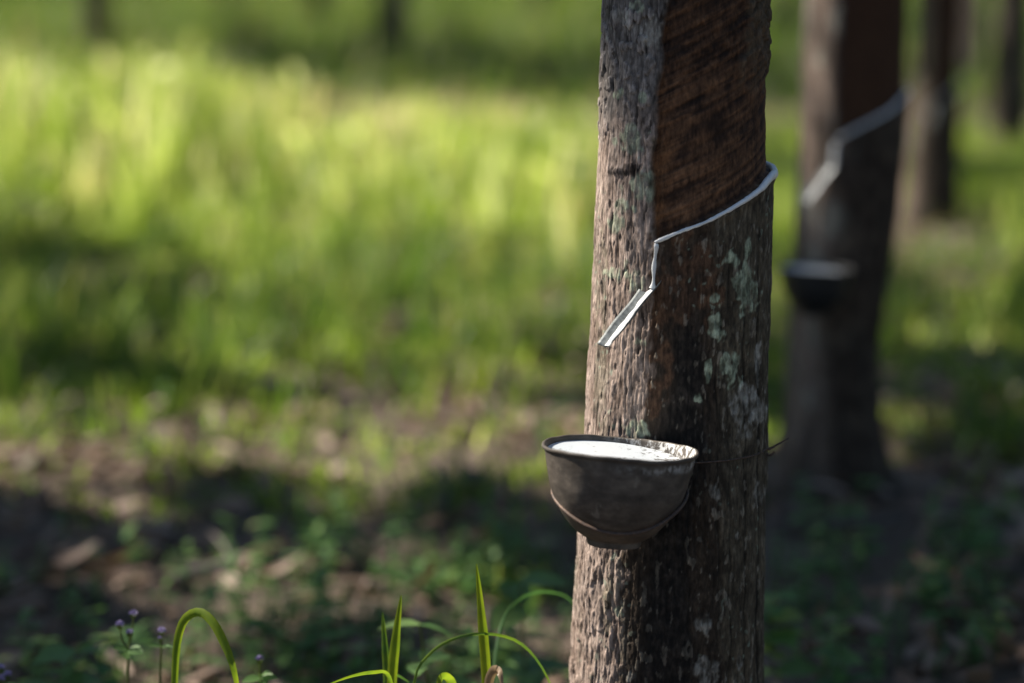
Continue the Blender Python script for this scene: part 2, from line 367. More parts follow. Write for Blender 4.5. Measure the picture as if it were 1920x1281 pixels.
# ---- the tapped tree in focus
TY = 2.5
edge_y = np.array([-900, -300, 0, 100, 200, 300, 400, 500, 600, 700, 800, 900, 1040, 1100, 1200, 1281, 1450, 1620, 1720, 1800.])
edge_l = np.array([1190, 1150, 1135, 1131, 1124, 1120, 1114, 1111, 1106, 1099, 1092, 1087, 1080, 1076, 1072, 1068, 1057, 1035, 1010, 985.])
edge_r = np.array([1430, 1446, 1449, 1449, 1449, 1449, 1449, 1446, 1444, 1441, 1439, 1438, 1437, 1436, 1434, 1433, 1437, 1448, 1465, 1480.])
pl = np.array([at(a, y, TY) for a, y in zip(edge_l, edge_y)]); pr_ = np.array([at(a, y, TY) for a, y in zip(edge_r, edge_y)])
_z = pl[::-1, 2]; _c = ((pl[:, 0] + pr_[:, 0]) / 2)[::-1]; _r = ((pr_[:, 0] - pl[:, 0]) / 2)[::-1] - .002
def prof_main(z):
    return np.interp(z, _z, _c), np.full_like(np.asarray(z, float), TY), np.interp(z, _z, _r)
def pix_to_surf(px, py):
    ph, z = 0.0, .6
    for _ in range(8):
        c, y0, r = [float(v) for v in map(np.asarray, prof_main(np.array(z)))]
        Yd = y0 - r * math.cos(ph); p = at(px, py, Yd); z = p[2]; ph = math.asin(max(-.995, min(.995, (p[0] - c) / r)))
    return ph, z
bord = [pix_to_surf(x, y) for x, y in ((1246, 0), (1236, 100), (1228, 200), (1224, 320), (1226, 450))]
bz = np.array([b_[1] for b_ in bord])[::-1]; bp = np.array([b_[0] for b_ in bord])[::-1]
ph0, z0 = pix_to_surf(1228, 452); ph1, z1 = pix_to_surf(1425, 348)
slope = (z1 - z0) / (ph1 - ph0)
tap_main = dict(phL=lambda z: np.interp(z, bz, bp), ph0=ph0, z0=z0, slope=slope, phR=2.2, depth=.0065)
LICH = [(1392, 540, 24, 40), (1370, 488, 13, 22), (1399, 468, 7, 16), (1347, 605, 15, 30), (1376, 702, 18, 27), (1412, 545, 7, 26), (1362, 690, 10, 18), (1340, 560, 6, 10),
        (1181, 258, 17, 42), (1212, 186, 15, 12), (1162, 178, 13, 10), (1196, 352, 26, 22), (1186, 525, 20, 22), (1160, 420, 20, 16), (1195, 808, 20, 18), (1200, 12, 14, 16),
        (1175, 388, 22, 14), (1206, 340, 14, 20), (1165, 900, 14, 12), (1160, 1145, 10, 14), (1200, 640, 10, 10), (1150, 510, 12, 9), (1328, 700, 5, 22), (1310, 740, 10, 12)]
PALE = [(1402, 765, 33, 44), (1322, 1166, 18, 22), (1331, 1255, 27, 24), (1338, 922, 15, 21), (1384, 1006, 9, 9), (1420, 690, 7, 40), (1310, 1010, 6, 8), (1180, 1265, 20, 14), (1215, 60, 26, 30), (1166, 28, 16, 14), (1385, 1240, 10, 14), (1420, 930, 12, 26)]
def spots(px, py, lst, nz, k=.75):
    m = 0 * px
    for x, y, rx, ry in lst:
        m = np.maximum(m, ss(1 - np.hypot((px - x) / rx, (py - y) / ry) * .9 + k * nz, .05, .45))
    return m
def paint_main(px, py, PH, ZZ, N):
    f1, f2, gr, g2, fl, big, P = [N[k] for k in ('f1', 'f2', 'gr', 'g2', 'fl', 'big', 'P')]
    n_m = fbm(P, (55, 55, 40), 3, 21); n_s = fbm(P, (28, 28, 6), 3, 22); n_f = fbm(P, (140, 140, 90), 3, 23)
    # rough pinkish bark
    t1 = np.clip(.55 + .55 * n_m + .25 * big, 0, 1)
    col = mixc((.20, .145, .115), (.43, .34, .29), t1)
    crack = np.maximum(ss(-f1 - .2 * gr + .25 * n_f, -.42, .05), .8 * ss(-f2 + .3 * n_m, -.35, .05))
    grey = ss(-py + 40 * n_m, -300, -160)
    col = mixc(col, (.245, .232, .22), grey * .75)
    col = mixc(col, (.16, .15, .10), ss(n_s + .3 * n_f, .3, .7) * .5)
    pit = np.maximum(ss(pn(P, (200, 200, 60), 31) + .25 * gr, .5, .66), .9 * ss(pn(P, (115, 115, 36), 36) + .2 * g2, .62, .74))
    fib = ss(pn(P, (300, 300, 42), 37) + .35 * g2, .12, .55)
    flake = ss(fl + .35 * gr, .08, .15)
    rough_low = ss(py, 940, 1060)
    d = .0005 * f1 + .0004 * f2 + .0005 * gr + .00045 * g2 + .0006 * flake - .0013 * pit - .0006 * fib + rough_low * .8 * (.0005 * f1 + .0007 * f2 + .0007 * flake + .0007 * gr + .0003 * g2 - .0007 * fib)
    col = col * (1 - .42 * crack)[..., None] * (1 - .7 * pit)[..., None] * (1 - .38 * fib)[..., None] * np.clip(1.08 + .32 * g2 + .2 * gr, .3, 1.9)[..., None]
    upper = ss(-py, -330, -120)
    lump = ss(pn(P, (80, 80, 64), 35) + .4 * gr + .15 * g2, .14, .22); d = d + upper * .0022 * lump
    col = col * (1 - upper * .45 * ss(-lump + gr * .6, -.6, .1))[..., None]
    # the torn ring of flakes at the left of the cut
    ring = np.exp(-((py - 322 - .12 * (px - 1180) - 8 * n_m) / 9) ** 2) * ss(-px, -1225, -1200) * ss(px, 1130, 1155)
    d = d + ring * (.0016 + .003 * gr); col = col * (1 - .65 * ss(ring - .5 * gr, .3, .7))[..., None]
    # front: browner, smoother bark
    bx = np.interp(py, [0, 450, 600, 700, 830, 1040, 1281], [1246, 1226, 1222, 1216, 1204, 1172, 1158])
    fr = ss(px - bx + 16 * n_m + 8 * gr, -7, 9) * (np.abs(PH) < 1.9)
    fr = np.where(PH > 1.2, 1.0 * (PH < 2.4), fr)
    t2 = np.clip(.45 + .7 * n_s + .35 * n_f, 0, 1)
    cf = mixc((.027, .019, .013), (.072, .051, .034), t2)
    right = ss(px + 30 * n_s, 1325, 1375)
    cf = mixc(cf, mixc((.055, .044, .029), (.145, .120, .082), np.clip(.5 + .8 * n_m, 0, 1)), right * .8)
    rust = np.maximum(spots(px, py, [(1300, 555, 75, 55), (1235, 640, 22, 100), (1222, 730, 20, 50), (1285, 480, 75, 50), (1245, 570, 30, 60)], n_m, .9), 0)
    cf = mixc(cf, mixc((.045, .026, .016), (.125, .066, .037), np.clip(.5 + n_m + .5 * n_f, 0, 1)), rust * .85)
    cxs = np.interp(py, [560, 640, 720, 820, 1040, 1281], [1290, 1285, 1288, 1272, 1252, 1238]); hw = np.interp(py, [560, 600, 700, 820, 1040, 1281], [5, 36, 50, 66, 62, 74])
    stain = ss(1 - np.abs(px - cxs) / hw + .55 * n_s + .2 * n_f, .05, .55) * ss(py + 40 * n_s, 570, 640)
    cf = mixc(cf, mixc((.009, .008, .007), (.035, .028, .023), np.clip(.3 + n_f, 0, 1)), stain * .93)
    vl = 0 * px
    for x0, am in ((1395, .8), (1420, 1), (1438, 1), (1366, .6), (1345, .5), (1290, .35), (1318, .4)):
        wob = 4 * pn(np.stack([0 * px, 0 * px + x0, P[..., 2]], -1), (1, 1, 22)) + 1.2 * gr
        vl = np.maximum(vl, am * np.exp(-((px - x0 - wob) / 2.0) ** 2) * ss(py, 430, 520) * ss(pn(np.stack([0 * px, 0 * px + x0 * .7, P[..., 2]], -1), (1, 1, 9)), -.45, -.1))
    cf = cf * (1 - .85 * vl)[..., None]
    fleck = ss(pn(P, (150, 150, 60), 41) + .3 * g2, .42, .55) * (1 - .5 * stain)
    cf = mixc(cf, (.24, .21, .165), fleck * .55)
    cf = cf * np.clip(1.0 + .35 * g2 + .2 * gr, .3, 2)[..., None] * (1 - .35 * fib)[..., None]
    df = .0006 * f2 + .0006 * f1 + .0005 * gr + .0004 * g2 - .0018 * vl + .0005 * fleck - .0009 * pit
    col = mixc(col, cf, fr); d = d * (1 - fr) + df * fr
    N['rough'] = (1 - .6 * fr) * (1 - N['panel'] * .85)
    # lichens
    front = (np.abs(PH) < 1.62)
    li = spots(px, py, LICH, n_m + .5 * n_f, .8) * front; pa = spots(px, py, PALE, n_m + .4 * n_f, .6) * front
    li = li * np.clip(.75 + .6 * n_f + .35 * g2, .1, 1); pa = pa * np.clip(.7 + .6 * n_f + .4 * g2, .1, 1)
    col = mixc(col, mixc((.20, .25, .17), (.38, .43, .31), np.clip(.5 + n_f + .2 * gr, 0, 1)), li * np.where(px > 1300, .9, .75))
    col = mixc(col, mixc((.25, .235, .20), (.40, .385, .34), np.clip(.5 + n_f, 0, 1)), pa * np.where(py > 880, .5, .7))
    d = d + .0004 * li + .0003 * pa
    sp_ = ss(pn(P, (170, 170, 140), 51), .5, .62) * ss(n_s, -.1, .4); col = mixc(col, (.25, .30, .23), sp_ * .6 * (1 - stain))
    # tapped panel: striae parallel to the cut
    v = ZZ - slope * PH; u = PH
    Pst = np.stack([u * .09, v, 0 * v], -1)
    s1 = pn(Pst, (9, 170, 1), 61); s2 = pn(Pst, (22, 420, 1), 62); s3 = pn(Pst, (60, 60, 1), 63); vf = pn(np.stack([u * .09, ZZ, 0 * v], -1), (330, 30, 1), 64)
    wq = pn(Pst, (14, 60, 1), 67); s2 = s2 * ss(wq, -.3, .3)
    tp = np.clip(.45 + .5 * s1 + .32 * s2 + .35 * s3 + .3 * wq + .12 * vf + .25 * n_m + .15 * g2, 0, 1)
    cpn = mixc((.030, .016, .010), (.165, .082, .041), tp)
    edge = np.exp(-((px - bx) / 26) ** 2) * ss(py, 150, 330); cpn = mixc(cpn, (.17, .078, .033), np.clip(edge * (.7 + s3), 0, 1) * .8)
    near = np.exp(-np.abs(ZZ - N['cz']) / .03); cpn = cpn * (1 + .25 * near)[..., None]
    dark = ss(-py + 60 * s3, -220, -40); cpn = cpn * (1 - .3 * dark)[..., None]
    blk = .8 * ss(fbm(np.stack([u * .09, v, 0 * v], -1), (24, 95, 1), 4, 66) + .25 * ss(-py, -260, 0), .42, .85); cpn = mixc(cpn, (.014, .010, .009), blk * .85)
    old = ss(px + 30 * s3, 1390, 1425) * ss(-py + 50 * s3, -200, -90); cpn = mixc(cpn, (.10, .082, .055), old * .6)
    lip = np.exp(-((px - bx - 7 - 6 * n_m) / 6) ** 2) * (np.abs(PH) < 1.2)
    N['pd'] = .0034 * lip * (.6 + gr) + .0014 * s1 + .0007 * wq + .0004 * s2 + .0003 * vf + .0006 * n_m - .0008 * blk + (dark + old) * (.0013 * lump + .0009 * gr) + old * .0035
    col = mixc(col, cpn, N['panel'])
    # fresh pale shaving edge under the cut
    return col, d
zs = np.concatenate([np.linspace(-.03, .19, 30)[:-1], np.arange(.19, 1.03, .0011), np.linspace(1.03, 2.6, 60)])
phis = np.concatenate([np.arange(-1.95, 1.95, .0088), np.linspace(1.95, 2 * math.pi - 1.95, 60)[:-1]])
o_ = np.argsort(np.where(phis > math.pi, phis - 2 * math.pi, phis)); phis = np.where(phis > math.pi, phis - 2 * math.pi, phis)[o_]
cxm = float(prof_main(np.array(.0))[0])
main = empty('rubber_tree', (cxm, TY, 0))
tag(main, 'sharply focused rubber tree trunk with a white latex cut and a full cup', 'tree', 'tapped rubber trees')
_, surf = trunk('trunk', main, prof_main, zs, phis, 1, tap_main, paint_main)

# latex along the cut and down the channel
def strip(pts, w, h, n=10):
    """flattened bead of latex along (phi, z) points"""
    P, Nn = [], []
    for ph, z in pts:
        p, r = surf(ph, z); P.append(p); Nn.append((math.sin(ph), -math.cos(ph), 0))
    P, Nn = np.array(P), np.array(Nn)
    k = np.ones(13) / 13; pad = np.pad(P, ((6, 6), (0, 0)), 'edge'); P = np.stack([np.convolve(pad[:, i], k, 'valid') for i in range(3)], 1)
    T = np.gradient(P, axis=0); T /= np.linalg.norm(T, axis=1)[:, None]; S = np.cross(T, Nn); S /= np.linalg.norm(S, axis=1)[:, None]
    th = np.arange(n) / n * 2 * math.pi
    w = np.asarray(w)[:, None, None]; hh = np.asarray(h)[:, None, None]
    V = P[:, None] + S[:, None] * (np.cos(th)[None, :, None] * w) + Nn[:, None] * (np.sin(th)[None, :, None] * hh)
    return V.reshape(-1, 3), grid_quads(len(P), n, True)
m_ = 220
phs = np.linspace(ph0 - .005, 1.95, m_); czs = z0 + slope * (bend_(phs) - ph0) - .0012
czs = czs + .0007 * pn(np.stack([phs * 7, 0 * phs, 0 * phs], -1), (1, 1, 1), 3); wv = .0017 + .0012 * ss(phs, .1, .9) + .0007 * pn(np.stack([phs * 6, 0 * phs, 0 * phs], -1), (1, 1, 1), 5) + .0005 * pn(np.stack([phs * 19, 0 * phs, 0 * phs], -1), (1, 1, 1), 6) + .0020 * ss(phs, .75, 1.3)
V1, Q1 = strip(list(zip(phs, czs)), wv, .0014 + .5 * wv)
pa_, pb_ = pix_to_surf(1232, 450), pix_to_surf(1223, 540)
tt = np.linspace(0, 1, 60); ph_ = pa_[0] + (pb_[0] - pa_[0]) * tt + .012 * np.sin(tt * 9) * (1 - tt); zz_ = pa_[1] + .001 + (pb_[1] - pa_[1] - .003) * tt
V2, Q2 = strip(list(zip(ph_, zz_)), .0021 + .0006 * np.sin(tt * 14) + .0012 * ss(tt, .85, 1), .0022 + 0 * tt)
Vl, Ql, _t = join([(V1, Q1), (V2, Q2)])
lx = mk('latex_trickle', Vl, Ql, M['latex'], main)

# ---- crowns: trifoliate leaves; culled to shape where sun and shade fall on the scene
cot = 1 / math.tan(EL); SH = np.array([math.cos(BEH), -math.sin(BEH)])       # a shadow's way along the ground
def poly_lit(gx, gy):
    """how much sun the photograph shows on the ground at that place (0 shade .. 1 sun)"""
    P = np.stack([gx, gy, 0 * gx], -1); px, py = project(P)
    L = np.interp(py, [-40, 60, 130, 190, 500, 540, 590, 680, 715, 760, 800, 880, 925, 1080, 1130, 1230, 1281, 1400], [.3, .4, .5, 1.05, 1.15, 1.1, .9, .97, .75, .8, .95, .92, .5, .36, .85, .9, .85, .6])
    far_ = .4 + .25 * (px < 420) + 0 * px
    for x_, y_, rx_, ry_ in ((640, 50, 80, 45), (815, 55, 70, 50), (1050, 75, 120, 38), (110, 140, 150, 50), (930, 20, 40, 25)):
        far_ = np.maximum(far_, 1.3 * ss(1.4 - np.hypot((px - x_) / rx_, (py - y_) / ry_), 0, .5))
    L = np.where(py < 185, far_, L)
    dl = ss(-px, -620, -350); L = np.where((py > 480) & (py < 620), L * (1 - .6 * dl), L)
    L = np.where((py > 930), L * (1 - .6 * ss(-px, -420, -200)), L)
    R = np.interp(py, [-40, 150, 250, 470, 560, 640, 720, 790, 820, 865, 890, 1180, 1230, 1281], [.2, .3, .4, .55, .45, .45, .2, .3, .97, .9, .1, .12, .4, .45])
    return np.where(px > 1300, R, L)
POSTS = [(float(prof_main(np.array(.6))[0]) - .03, TY, .27, [-.1, .84, .92, 1.3], [2, 2, .15, .1]),
         (.58, 4.3, .25, [0, .42, .5, 1.2], [.03, .05, .97, .97]), (1.39, 8.0, .3, [0, .5, .6, 1.2], [.97, .97, .1, .1]), (2.17, 10.6, .3, [0, .2, .25, 1.2], [.9, .9, .05, .05]),
         (-.12, 2.46, .28, [.1, .5], [1, 1]), (-.38, 2.52, .26, [.1, .4], [.9, .9]), (.08, 2.31, .17, [.2, .50], [2, 2])]
def keep(P):
    G = P[:, :2] + SH * (P[:, 2] * cot)[:, None]
    L = poly_lit(G[:, 0], G[:, 1])
    L = np.where(G[:, 1] < 2.9, .35, L)
    for tx, ty, w, zz, ll in POSTS:
        d = G - np.array([tx, ty]); s = d @ SH; q = np.abs(d[:, 0] * SH[1] - d[:, 1] * SH[0]); z = s / cot
        inside = (q < w) & (z > zz[0]) & (z < zz[-1])
        L = np.where(inside, np.interp(z, zz, ll), L)
    nz = .5 + .75 * fbm(np.stack([G[:, 0], G[:, 1], 0 * L], -1), (2.4, 2.4, 1), 3, 71)
    return nz > L * 1.02
def crown_mesh(cx, cy, zlo, zhi, rad, n):
    u = rng.normal(size=(n, 3)); u /= np.linalg.norm(u, axis=1)[:, None]; u *= rng.random(n)[:, None] ** .4
    clump = rng.normal(size=(40, 3)); clump /= np.linalg.norm(clump, axis=1)[:, None]; clump *= rng.random(40)[:, None] ** .5
    u = np.where(rng.random(n)[:, None] < .6, clump[rng.integers(0, 40, n)] + rng.normal(0, .16, (n, 3)), u)
    P = np.stack([cx + u[:, 0] * rad, cy + u[:, 1] * rad, (zlo + zhi) / 2 + u[:, 2] * (zhi - zlo) / 2], 1)
    P = P[keep(P)]; n = len(P); a = rng.random(n) * 6.283; parts = []
    for k in (-.7, 0, .7):
        D = np.stack([np.cos(a + k), np.sin(a + k), -.5 + .3 * rng.normal(size=n)], 1); Nn = np.stack([.3 * rng.normal(size=n), .3 * rng.normal(size=n), 1 + 0 * a], 1)
        parts.append(leaves(P, D, Nn, .17 + .03 * rng.random(n), .036, .12, .1, 4))
    return join(parts)
def limbs(cx, cy, z0_, z1_, rad, r0, nb=6):
    parts = [tube(smooth_path(np.array([(cx, cy, z0_ - .05), (cx + .05, cy, z0_ + .6), (cx - .08, cy + .05, (z0_ + z1_) / 2), (cx, cy, z1_ - .3)]), 10), np.linspace(r0, .015, 10), 10)]
    for i in range(nb):
        a = i * 2.4 + cx; zz = z0_ + .3 + .35 * i
        p = np.array([(cx, cy, zz - .1), (cx + .4 * rad * math.cos(a), cy + .4 * rad * math.sin(a), zz + .55), (cx + .85 * rad * math.cos(a + .2), cy + .85 * rad * math.sin(a + .2), zz + 1.5)])
        parts.append(tube(smooth_path(p, 8), np.linspace(r0 * .5, .01, 8), 8))
    return join(parts)
LIMB = simple('limb_bark', (.22, .19, .165), .9, var=.5, scale=50, stretch=(1, 1, .3)); M['limb'] = LIMB
def add_crown(root, cx, cy, r0, n=900, zlo=3.6, zhi=8.2, rad=2.0, zl=2.5):
    V, Q, T_ = limbs(cx, cy, zl, zhi - .6, rad, r0); mk('limbs', V, Q, M['limb'], root)
    V, Q, T_ = crown_mesh(cx, cy, zlo, zhi, rad, n); mk('crown', V, Q, M['canopy'], root, tint=T_)
cz_, _, rz_ = prof_main(np.array(2.55)); add_crown(main, float(cz_), TY, float(rz_) * .98, 160)

# ---- the other trees
def gen_prof(cx, cy, r, lean=0.0, flare=1.25):
    def f(z):
        z = np.asarray(z, float)
        return cx + lean * z, np.full_like(z, cy), r * (1 - .06 * z) * (1 + (flare - 1) * np.exp(-np.maximum(z, 0) / .25))
    return f
def tree(label, cx, cy, r, lean=0.0, tap=None, res=.012, nphi=140, seed=2, flare=1.25, crown=200, group='tapped rubber trees', prof=None, tone=1.0):
    root = empty('rubber_tree', (cx, cy, 0)); tag(root, label, 'tree', group)
    zs = np.concatenate([np.arange(-.04, 1.6, res), np.linspace(1.6, 2.6, 14)])
    ph = np.linspace(-math.pi, math.pi, nphi, endpoint=False)
    pf = prof or gen_prof(cx, cy, r, lean, flare)
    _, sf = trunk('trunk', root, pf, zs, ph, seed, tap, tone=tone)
    if tap:
        global surf
        old, surf = surf, sf
        phs = np.linspace(tap['ph0'], 1.9, 60); czs = tap['z0'] + tap['slope'] * (bend_(phs) - tap['ph0']) - .003
        parts = [strip(list(zip(phs, czs)), (.0035 + 0 * phs), .003 + 0 * phs)]
        zz = np.linspace(tap['z0'], tap['z0'] - .06, 20); parts.append(strip([(tap['ph0'] - .01, z) for z in zz], .004 + 0 * zz, .004 + 0 * zz))
        V, Q, _ = join(parts); mk('latex_trickle', V, Q, M['latex'], root); surf = old
    c, _, r2 = pf(np.array(2.55)); add_crown(root, float(c), cy, float(r2) * .98, crown)
    return root, sf
T2Y = 4.3
p2 = at(1580, 400, T2Y); p2b = at(1568, 900, T2Y)
lean2 = (p2[0] - p2b[0]) / (p2[2] - p2b[2]); x2 = p2b[0] - lean2 * p2b[2]
zc2 = at(1600, 262, T2Y - .08)[2]
tap2 = dict(phL=lambda z: 0 * z - .50, ph0=-.46, z0=zc2, slope=.048, phR=2.2, depth=.007)
z2_ = np.array([at(0, y, T2Y)[2] for y in (960, 900, 780, 640, 400, 200, 0, -500)]); e2 = [(1425, 1705), (1445, 1676), (1470, 1650), (1479, 1647), (1492, 1682), (1504, 1701), (1512, 1708), (1545, 1730)]
c2_ = np.array([at((a + b) / 2, y, T2Y)[0] for (a, b), y in zip(e2, (960, 900, 780, 640, 400, 200, 0, -500))]); r2_ = np.array([(at(b, y, T2Y)[0] - at(a, y, T2Y)[0]) / 2 for (a, b), y in zip(e2, (960, 900, 780, 640, 400, 200, 0, -500))])
prof2 = lambda z: (np.interp(z, z2_, c2_), np.full_like(np.asarray(z, float), T2Y), np.interp(z, z2_, r2_))
tree2, surf2 = tree('blurred tapped rubber tree standing just behind the sharp trunk with its own dark cup', x2, T2Y, .092, lean2, tap2, .008, 220, 4, 1.28, prof=prof2)
p3 = at(1742, 430, 8.0)
p3[0] += 0
tap3 = dict(phL=lambda z: 0 * z - .38, ph0=-.30, z0=at(1752, 200, 7.95)[2], slope=.05, phR=2.2, depth=.007)
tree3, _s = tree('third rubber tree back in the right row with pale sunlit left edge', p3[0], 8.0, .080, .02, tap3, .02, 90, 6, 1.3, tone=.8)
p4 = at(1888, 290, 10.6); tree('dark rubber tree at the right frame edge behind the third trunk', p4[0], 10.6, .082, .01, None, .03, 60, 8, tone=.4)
p5 = at(1815, 150, 15.0); tree('thin pale rubber tree far back between the third trunk and the right edge', p5[0], 15.0, .07, 0, None, .03, 60, 9)
far = [(740, 17.5, .10, 'dark rubber tree in the far background above the middle of the bright grass'),
       (190, 18.0, .095, 'dark rubber tree in the far background above the left end of the bright grass'),
       (600, 23.0, .08, 'faint far rubber tree left of the dark trunk over the middle of the grass'),
       (1010, 25.0, .08, 'faint far rubber tree seen just left of the sharp trunk'),
       (430, 26.0, .08, 'farthest faint rubber tree between the two dark trunks on the left'),
       (1475, 21.0, .07, 'far rubber tree in the gap between the sharp trunk and the second one')]
for i, (px, D, r, lab) in enumerate(far):
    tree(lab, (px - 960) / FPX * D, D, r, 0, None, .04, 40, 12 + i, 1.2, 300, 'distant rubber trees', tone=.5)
# trees outside the left of the view whose crowns shade the scene
rows = [(-7.0, 6.85), (-6.2, 11.6), (-6.6, 16.0), (-7.4, 20.6), (-10.4, 5.6), (-10.8, 10.0), (-10.6, 14.6), (-11.2, 19.2), (-5.2, 6.0), (-5.4, 24.5)]
for i, (tx, ty) in enumerate(rows):
    root = empty('rubber_tree', (tx, ty, 0)); tag(root, 'leafy rubber tree outside the left of the view shading the floor', 'tree', 'rubber trees shading the floor from the left')
    trunk('trunk', root, gen_prof(tx, ty, .1), np.linspace(-.04, 2.6, 40), np.linspace(-math.pi, math.pi, 24, endpoint=False), 30 + i)
    add_crown(root, tx, ty, .083, 4200, 3.2, 8.6, 2.9)

# ------------------------------------------------------------------ cup, wire, spout
def revolve(prof, n=96, wob=0.0, seed=3):
    pr = np.asarray(prof); th = np.arange(n) / n * 2 * math.pi
    Rr = pr[:, 0][:, None] + 0 * th; Zz = pr[:, 1][:, None] + 0 * th
    P = np.stack([Rr * np.cos(th), Rr * np.sin(th), Zz], -1)
    w = wob * .7 * pn(P, (22, 22, 14), seed)
    top = ss(pr[:, 1], -.02, 0)[:, None]
    P = P * np.array([1, 1, 1]); P[..., 0] += w * np.cos(th); P[..., 1] += w * np.sin(th)
    P[..., 2] += top * (.0009 * np.sin(3 * th + 1) + .0003 * np.sin(7 * th) + .0002 * np.sin(17 * th))
    return P.reshape(-1, 3), grid_quads(len(pr), n, True)
CUPC = at(1163, 841, 2.335)
def make_cup():
    root = empty('latex_cup', CUPC)
    k = .1545 / 300                                    # metres per photograph pixel at the cup
    out = [(0, -188), (40, -188), (50, -188), (52, -184), (54, -176), (60, -172), (78, -160), (99, -137), (116, -112), (128, -86), (136, -56), (142, -28), (145, -12), (146.5, -6), (150, -4.5), (151.5, -1), (150.5, 2), (147, 2.5), (144, 0), (142.5, -5)]
    inn = [(141, -14), (138, -30), (131, -58), (123, -86), (110, -112), (90, -136), (60, -158), (0, -170)]
    pr = smooth_path(np.array(out, float), 90); pi = smooth_path(np.array(inn, float), 26)
    pr[:, 0] = np.maximum(pr[:, 0], .5)
    V, Q = revolve(np.concatenate([pr, pi]) * k, 128, .0011)
    mk('bowl', V + CUPC, Q, M['cup'], root)
    # milk: a level pool, so it is untilted by the tilt of the cup
    th = np.arange(96) / 96 * 2 * math.pi; rr = np.linspace(.02, 1, 14)[:, None] * .0725
    lv = -.0105
    ed = np.linspace(0, 1, 14)[:, None] ** 12 * .0006
    V = np.stack([rr * np.cos(th), rr * np.sin(th), lv + ed - TILT_X * rr * np.sin(th) - TILT_Y * rr * np.cos(th) + 0 * th], -1)
    mk('latex', V.reshape(-1, 3) + CUPC, grid_quads(14, 96, True), M['milk'], root)
    return root
TILT_X, TILT_Y = -math.tan(R_(4.0)), math.tan(R_(3.6))      # towards the trunk; right side lower
cup = make_cup(); cup.rotation_euler = (R_(-4.0), R_(3.6), 0)
tag(cup, 'sharp dark brown bowl brimming with white latex on the nearest trunk', 'cup', 'latex collecting cups')
def copy_tree(o, parent=None):
    c = o.copy(); C.objects.link(c); c.parent = parent
    for ch in list(o.children): copy_tree(ch, c)
    return c
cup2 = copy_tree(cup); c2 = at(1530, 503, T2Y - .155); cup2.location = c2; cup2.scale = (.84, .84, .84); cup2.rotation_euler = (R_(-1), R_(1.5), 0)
shadowed = simple('shadowed_cup_rubber', (.022, .022, .024), .5, var=.5, scale=40)  # second bowl near black, its shade put into the colour
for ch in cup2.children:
    if ch.name.startswith('bowl'): ch.data = ch.data.copy(); ch.data.materials[0] = shadowed
tag(cup2, 'blurred black bowl of latex hanging on the second trunk', 'cup')
# wire holder round the trunk, under the cup
wl = []
th = np.linspace(0, 2 * math.pi, 70)
k = .1545 / 300
tcx, tcy, tr = [float(v) for v in prof_main(np.array(CUPC[2]))]
ringc = CUPC + np.array([0, 0, -.0505])
rr = np.interp(.0505 - .010 * np.sin(th) - .010 * np.cos(th) * 0, np.array([28, 56, 86, 112]) * k, np.array([142, 136, 128, 116]) * k) + .0012 + .0025 * np.abs(np.cos(th))
ringp = np.stack([ringc[0] + rr * np.cos(th), ringc[1] + rr * np.sin(th), ringc[2] + .007 * np.cos(2 * th) + .012 * np.sin(th) - .002], -1)
wl.append(tube(ringp, .0019, 8))
wz0, wz1 = pix_to_surf(1300, 868), pix_to_surf(1436, 836)
ph = np.linspace(-.55, 2 * math.pi - .9, 90); pts = []
for a in ph:
    a2 = (a + math.pi) % (2 * math.pi) - math.pi
    z = wz0[1] + (wz1[1] - wz0[1]) * (math.sin(a2) - math.sin(wz0[0])) / (math.sin(wz1[0]) - math.sin(wz0[0])) if abs(a2) < 1.6 else wz1[1] + .004
    p, r = surf(a2, z); c_, y_, r_2 = [float(v) for v in prof_main(np.array(z))]
    q = max(r, r_2) + .0002; pts.append((c_ + q * math.sin(a2), y_ - q * math.cos(a2), z))
wl.append(tube(pts, .0009, 7))
pe = surf(1.38, wz1[1])[0]; q0 = np.array(pe) + np.array([-.006, -.006, -.002])
wl.append(tube(smooth_path(np.array([q0, q0 + (.006, -.004, .001), q0 + (.016, -.002, .006), q0 + (.027, .002, .011)]), 14), np.linspace(.0017, .0007, 14), 7))
wl.append(tube(smooth_path(np.array([q0 + (0, 0, .001), q0 + (.006, -.004, -.006), q0 + (.012, -.004, -.002)]), 10), .0013, 7))
# arms from the ring to the trunk band
for a, b in ((.25, .10), (1.9, -.45)):
    s0 = ringp[int(a / (2 * math.pi) * 69)]; s1 = np.array(surf(b, CUPC[2] - .03)[0])
    wl.append(tube(smooth_path(np.array([s0, (s0 + s1) / 2 + (0, 0, .004), s1]), 10), .0018, 7))
V, Q, _ = join(wl); ho = empty('wire_holder', (tcx, tcy, 0)); mk('wire', V, Q, M['wire'], ho)
tag(ho, 'thin rusty wire loop tied round the nearest trunk and under its bowl', 'wire holder')
